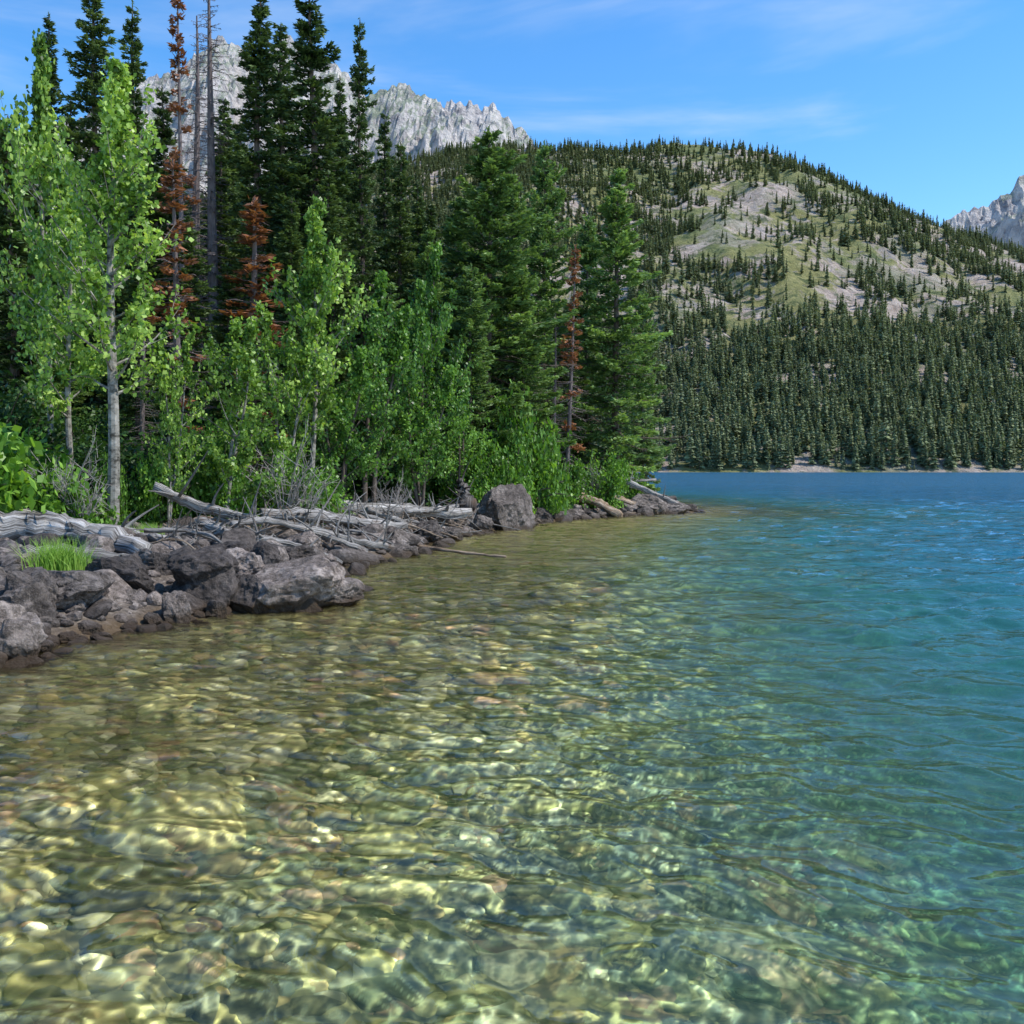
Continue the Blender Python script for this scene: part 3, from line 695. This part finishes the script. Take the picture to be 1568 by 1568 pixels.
for i, (px, top, d, ws) in enumerate([(740, 640, 31.5, 1.25), (800, 600, 32.5, 1.3), (775, 660, 31, 1.0), (720, 690, 30, .9), (440, 690, 20.5, .75), (400, 720, 20, .6), (330, 650, 20, .8), (290, 640, 19.5, .8), (240, 690, 18.5, .6),
        (690, 620, 32, 1.2), (920, 690, 37, 1.0), (950, 690, 38.5, .8), (870, 700, 35.5, .9), (975, 715, 39.5, .5), (480, 700, 22, .8), (835, 680, 33.5, 1.0), (350, 700, 19.3, .6), (165, 690, 17.5, .35), (30, 640, 18, 1.0)]):
    shrub("shrub", BU[i % 3], px, top, d, 1.3, ws)
for px, top, d, ws in [(20, 670, 16.8, .9), (80, 710, 16.4, .6), (-50, 640, 16, 1.1), (120, 730, 16.6, .5)]:
    shrub("thimbleberry_shrub", BERRY, px, top, d, 1.1, ws)
for i in range(80):
    px = r.uniform(-120, 940); d = r.uniform(18, 40)
    x = pixel_ray(px)[0]*d; s_ = shore_sd(np.array([x]), np.array([d]))[0]
    if s_ < 3.2: continue
    link("understory_shrub", DB[i % 2], (x, d, gz(x, d)-.05), (0, 0, r.uniform(0, 6)), (r.uniform(.9, 1.5),)*2+(r.uniform(.7, 1.5),))
def bare_shrub(name, seed, H, Rad, n=34):
    r = np.random.RandomState(seed); b = MB()
    for i in range(n):
        az = r.uniform(0, 6.28); d = np.array([math.cos(az)*Rad, math.sin(az)*Rad, H*r.uniform(.6, 1.1)])*r.uniform(.6, 1)
        s = np.linspace(0, 1, 7)[:, None]; Q = d*np.concatenate([s**1.2, s**1.2, s], 1)+r.normal(0, .05, (7, 3))*s
        b.tube(Q, .014*(1-.85*s[:, 0])+.002, 4, 0)
        for j in range(7):
            s0 = r.uniform(.3, .95); p = d*np.array([s0**1.2, s0**1.2, s0]); e = unit(d*.5+r.normal(0, .7, 3))*r.uniform(.15, .5)
            b.tube(np.array([p, p+e*.5, p+e]), [.006, .004, .002], 3, 0)
    return b.mesh(name, [M_drift_bare])
BS = bare_shrub("bare_shrub_form", 3, 1.8, .8)
for px, d, sc in [(430, 20.0, 1.1), (95, 16.5, .8), (600, 25, .7), (120, 16.4, .6), (905, 37, 1.0), (460, 20.3, .8)]:
    x = pixel_ray(px)[0]*d; link("bare_shrub", BS, (x, d, gz(x, d)), (0, 0, r.uniform(0, 6)), (sc,)*3)
g = MB(); rg = np.random.RandomState(9)
for i in range(420):
    o = np.array([rg.normal(0, .14), rg.normal(0, .12), 0]); hh = rg.uniform(.22, .46); d = np.array([rg.normal(0, .12), rg.normal(0, .12), hh]); w = np.array([.006, .002, 0])
    s = [0, .5, 1]; pts = [o+d*np.array([a*a, a*a, a]) for a in s]
    V = np.array([pts[0]-w, pts[0]+w, pts[1]+w*.8, pts[1]-w*.8, pts[2]+w*.1, pts[2]-w*.1]); g.add(V, np.array([[0, 1, 2, 3], [3, 2, 4, 5]]), 0, rg.uniform(.2, .9))
GM = g.mesh("grass_clump_form", [M_grass])
for px, d, sc in [(85, 11.7, 1.0), (100, 11.9, .8), (225, 15.5, .6)]:
    x = pixel_ray(px)[0]*d; link("grass_clump", GM, (x, d, gz(x, d)+.02), (0, 0, sc), (sc,)*3)

# ---------------------------------------------------------------- far mountainside
def hill_z(x, y):
    rp = [(300, 310), (560, 272), (620, 250), (700, 236), (810, 222), (900, 222), (1000, 226), (1100, 226), (1180, 238), (1240, 262), (1300, 294), (1360, 317), (1420, 343), (1500, 366), (1568, 390), (1700, 430), (2000, 490)]
    xs = [pixel_ray(p, q)[0]*1500 for p, q in rp]; zs = [pixel_ray(p, q)[1]*1500 for p, q in rp]
    R = np.interp(x, xs, zs)
    sh = 610+25*pnoise(x*0.006, 0*x, 3)
    t = (y-sh)/(1500-sh)
    up = np.where(t < 1, np.clip(t, -1, 1)*0.92+0.08*np.clip(t, 0, 1)**2, 1-(t-1)*0.6)
    z = R*up
    w = sstep(0.02, 0.4, t)*(1-0.75*sstep(.75, 1.0, t))
    z = z+w*(34*fbm(x*0.004, y*0.0028, 5, 12)+14*ridged(x*0.010, y*0.005, 5, 15)-8)+4*fbm(x*.03, y*.03, 4, 6)*sstep(0, .1, t)
    return np.maximum(z, -12)
nx, ny = 460, 340
xs = np.linspace(-1500, 2100, nx); ys = np.linspace(560, 1950, ny)
Y, X = np.meshgrid(ys, xs, indexing='ij'); Z = hill_z(X, Y)
m, nt = newmat("mountain_meadow"); M_hill = m
pos, z, s = posz(nt)
a = noise_n(nt, 0.006, 6, 0.6, pos); b2 = noise_n(nt, 0.013, 10, 0.72, pos, .3); c3 = noise_n(nt, 0.09, 8, 0.75, pos); d4 = noise_n(nt, 0.05, 8, 0.75, pos); e5 = noise_n(nt, 0.035, 8, 0.75, pos, .5)
grass = ramp(nt, c3, [(0.3, (0.17, 0.175, 0.075)), (0.5, (0.32, 0.31, 0.12)), (0.7, (0.45, 0.42, 0.19))])
scree = ramp(nt, c3, [(0.3, (0.28, 0.215, 0.18)), (0.5, (0.58, 0.465, 0.39)), (0.7, (0.78, 0.68, 0.60))])
col = mixc(nt, maprange(nt, b2, 0.475, 0.53), grass, scree)
col = mixc(nt, maprange(nt, a, 0.50, 0.60, 0, .55), col, (0.16, 0.22, 0.09))
col = mixc(nt, maprange(nt, e5, 0.57, 0.61, 0, .8), col, (0.36, 0.33, 0.32))
col = mixc(nt, maprange(nt, d4, 0.53, 0.58, 0, .8), col, (0.085, 0.125, 0.05))
surf(nt, col, 0.95, bump(nt, c3, 1.0, 12))
link("mountainside", quads_mesh("mountainside", np.stack([X, Y, Z], -1).reshape(-1, 3), grid_quads(ny, nx), [M_hill], smooth=True))

m, nt = newmat("granite_peak"); M_peak = m
pos, z, s = posz(nt)
mp = N(nt, 'ShaderNodeMapping'); mp.inputs['Scale'].default_value = (1, 1, .5); L(nt, pos, mp.inputs[0])
a = noise_n(nt, 0.004, 9, 0.68, mp.outputs[0], .4); b2 = noise_n(nt, 0.02, 8, 0.7, pos)
col = ramp(nt, b2, [(0.38, (0.28, 0.26, 0.27)), (0.48, (0.56, 0.52, 0.50)), (0.62, (0.80, 0.74, 0.69))])
geo = N(nt, 'ShaderNodeNewGeometry'); sn = N(nt, 'ShaderNodeSeparateXYZ'); L(nt, geo.outputs['True Normal'], sn.inputs[0])
veg = math_n(nt, 'MULTIPLY', maprange(nt, a, 0.46, 0.54), maprange(nt, sn.outputs[2], 0.34, 0.55))
col = mixc(nt, math_n(nt, 'MULTIPLY', veg, .75), col, (0.22, 0.28, 0.17))
surf(nt, col, 0.95, bump(nt, b2, 1.0, 40))
def peak(name, sky, D, wid, x0, x1, seed, amp=150, jag=40):
    xs_ = [pixel_ray(p, q)[0]*D for p, q in sky]; zs_ = [pixel_ray(p, q)[1]*D for p, q in sky]
    nx, ny = int((x1-x0)/7), 190
    xs = np.linspace(x0, x1, nx); ys = D+np.linspace(-wid, wid*.5, ny)
    Y, X = np.meshgrid(ys, xs, indexing='ij')
    R = np.interp(X+40*pnoise(X*.004, Y*.004, 9), xs_, zs_)
    k = np.abs(Y-D)/wid
    Z = R*(1-k**0.85)
    w = sstep(0, .22, k)
    Z = Z+w*amp*2*(ridged(X*.0035, Y*.0016, 6, seed)-.45)+jag*(ridged(X*.02, Y*.012, 4, seed+3)-.45)+9*fbm(X*.06, Y*.06, 3, seed+5)
    link(name, quads_mesh(name, np.stack([X, Y, Z], -1).reshape(-1, 3), grid_quads(ny, nx), [M_peak], smooth=False))
peak("granite_mountain_peak", [(-200, 230), (60, 200), (180, 165), (215, 118), (250, 115), (300, 85), (325, 62), (345, 55), (370, 62), (400, 95), (425, 85), (440, 48), (455, 60), (480, 80), (520, 112), (560, 145), (585, 138), (605, 132), (640, 130), (660, 148), (690, 158), (715, 150),
    (745, 168), (758, 158), (775, 182), (810, 203), (840, 240), (900, 330), (1000, 500)], 3200, 1500, -2600, 900, 41)
peak("granite_mountain_peak", [(1250, 520), (1380, 400), (1440, 350), (1470, 328), (1505, 316), (1540, 292), (1568, 260), (1600, 238), (1660, 225), (1750, 270), (1900, 330)], 3000, 1300, 900, 2800, 57)

def far_tree(name, seed, H, Rad):
    r = np.random.RandomState(seed); b = MB()
    b.tube(np.array([[0, 0, -1.], [0, 0, H*.6], [0, 0, H]]), [.25, .15, .03], 4, 0)
    n = 120; t = r.rand(n)**1.15; az = r.uniform(0, 6.28, n)
    Lr = Rad*(1-t)**.8*r.uniform(.6, 1.15, n)+.25
    ad = np.stack([np.cos(az), np.sin(az), 0*az], -1)
    C = ad*(Lr*.5)[:, None]; C[:, 2] = H*(.05+.93*t)
    D = unit(ad+np.array([0, 0, -.35])+r.normal(0, .15, (n, 3))); S = unit(np.cross(D, np.array([0, 0, 1.])+r.normal(0, .4, (n, 3))))
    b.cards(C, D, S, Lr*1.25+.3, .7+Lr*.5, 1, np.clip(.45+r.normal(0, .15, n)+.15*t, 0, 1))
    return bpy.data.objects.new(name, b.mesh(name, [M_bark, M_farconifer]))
FT = [far_tree("distant_conifer_%d" % i, 90+i, 15, [2.2, 1.8, 2.6, 2.0][i]) for i in range(4)]
rng = np.random.RandomState(77)
n = 150000
yy = np.sqrt(rng.uniform(600**2, 1560**2, n)); xx = rng.uniform(-.45, .8, n)*yy
zz = hill_z(xx, yy)
clump = fbm(xx*.008, yy*.006, 4, 33); c2 = fbm(xx*.03, yy*.02, 2, 35)
belt = 1-sstep(70, 150, zz+45*clump+20*c2)
rid = sstep(1340, 1460, yy+60*clump)
upl = sstep(0.0, -0.14, xx/yy-0.18+.06*clump)*sstep(180, 260, zz)
prob = np.clip(belt*1.0+.06+.6*sstep(.12, .42, clump+.5*c2)+.4*rid+.6*upl, 0, 1)
prob *= 0.36*np.clip(1.0-.25*(yy-600)/900, 0, 1)
ok = (zz > 1.5) & (rng.rand(n) < prob)
xx, yy, zz = xx[ok], yy[ok], zz[ok]
print("far trees", len(xx))
sc = np.clip(rng.normal(1, .34, len(xx)), .35, 2.0)*np.interp(yy, [600, 900, 1500], [1.0, .9, .8])
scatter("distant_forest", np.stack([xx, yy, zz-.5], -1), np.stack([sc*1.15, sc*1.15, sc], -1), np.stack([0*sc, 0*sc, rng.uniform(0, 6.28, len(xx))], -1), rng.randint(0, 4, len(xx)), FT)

# ---------------------------------------------------------------- light, sky, camera
SUN_AZ = math.radians(98); SUN_EL = math.radians(53)
sd_ = Vector((math.sin(SUN_AZ)*math.cos(SUN_EL), math.cos(SUN_AZ)*math.cos(SUN_EL), math.sin(SUN_EL)))
sun = bpy.data.lights.new("sun", 'SUN'); sun.energy = 5.0; sun.angle = math.radians(0.5); sun.color = (1, .96, .89)
so = bpy.data.objects.new("sun", sun); so.rotation_euler = sd_.to_track_quat('Z', 'Y').to_euler(); scene.collection.objects.link(so)

w = bpy.data.worlds.new("World"); scene.world = w; w.use_nodes = True
nt = w.node_tree; nt.nodes.clear()
sky = N(nt, 'ShaderNodeTexSky', sky_type='NISHITA'); sky.sun_disc = False; sky.sun_elevation = SUN_EL; sky.sun_rotation = SUN_AZ
sky.altitude = 1000; sky.air_density = 1.0; sky.dust_density = 0.5; sky.ozone_density = 1.6
hs = N(nt, 'ShaderNodeHueSaturation'); hs.inputs['Saturation'].default_value = 1.33; hs.inputs['Value'].default_value = 1.9; L(nt, sky.outputs[0], hs.inputs['Color'])
tc = N(nt, 'ShaderNodeTexCoord'); mp = N(nt, 'ShaderNodeMapping'); mp.inputs['Scale'].default_value = (1.2, 1.0, 7.0); mp.inputs['Rotation'].default_value = (0, .12, 0); L(nt, tc.outputs['Generated'], mp.inputs[0])
cn = noise_n(nt, 1.7, 6, 0.55, mp.outputs[0], .4)
col = mixc(nt, maprange(nt, cn, 0.53, 0.85, 0, .45, True), hs.outputs[0], (7.0, 7.4, 8.0))
bg = N(nt, 'ShaderNodeBackground'); bg.inputs['Strength'].default_value = 0.14; L(nt, col, bg.inputs[0])
o = N(nt, 'ShaderNodeOutputWorld'); L(nt, bg.outputs[0], o.inputs[0])

cam = bpy.data.cameras.new("camera"); co = bpy.data.objects.new("camera", cam); scene.collection.objects.link(co)
co.location = (0, 0, CAM_H); co.rotation_euler = (math.radians(90)-PITCH, 0, 0)
cam.sensor_width = 36; cam.sensor_fit = 'HORIZONTAL'; cam.lens = 18/(784/F); cam.clip_end = 20000; cam.clip_start = .05
scene.camera = co
scene.view_settings.view_transform = 'Standard'; scene.view_settings.look = 'None'; scene.view_settings.exposure = 0; scene.view_settings.gamma = 1
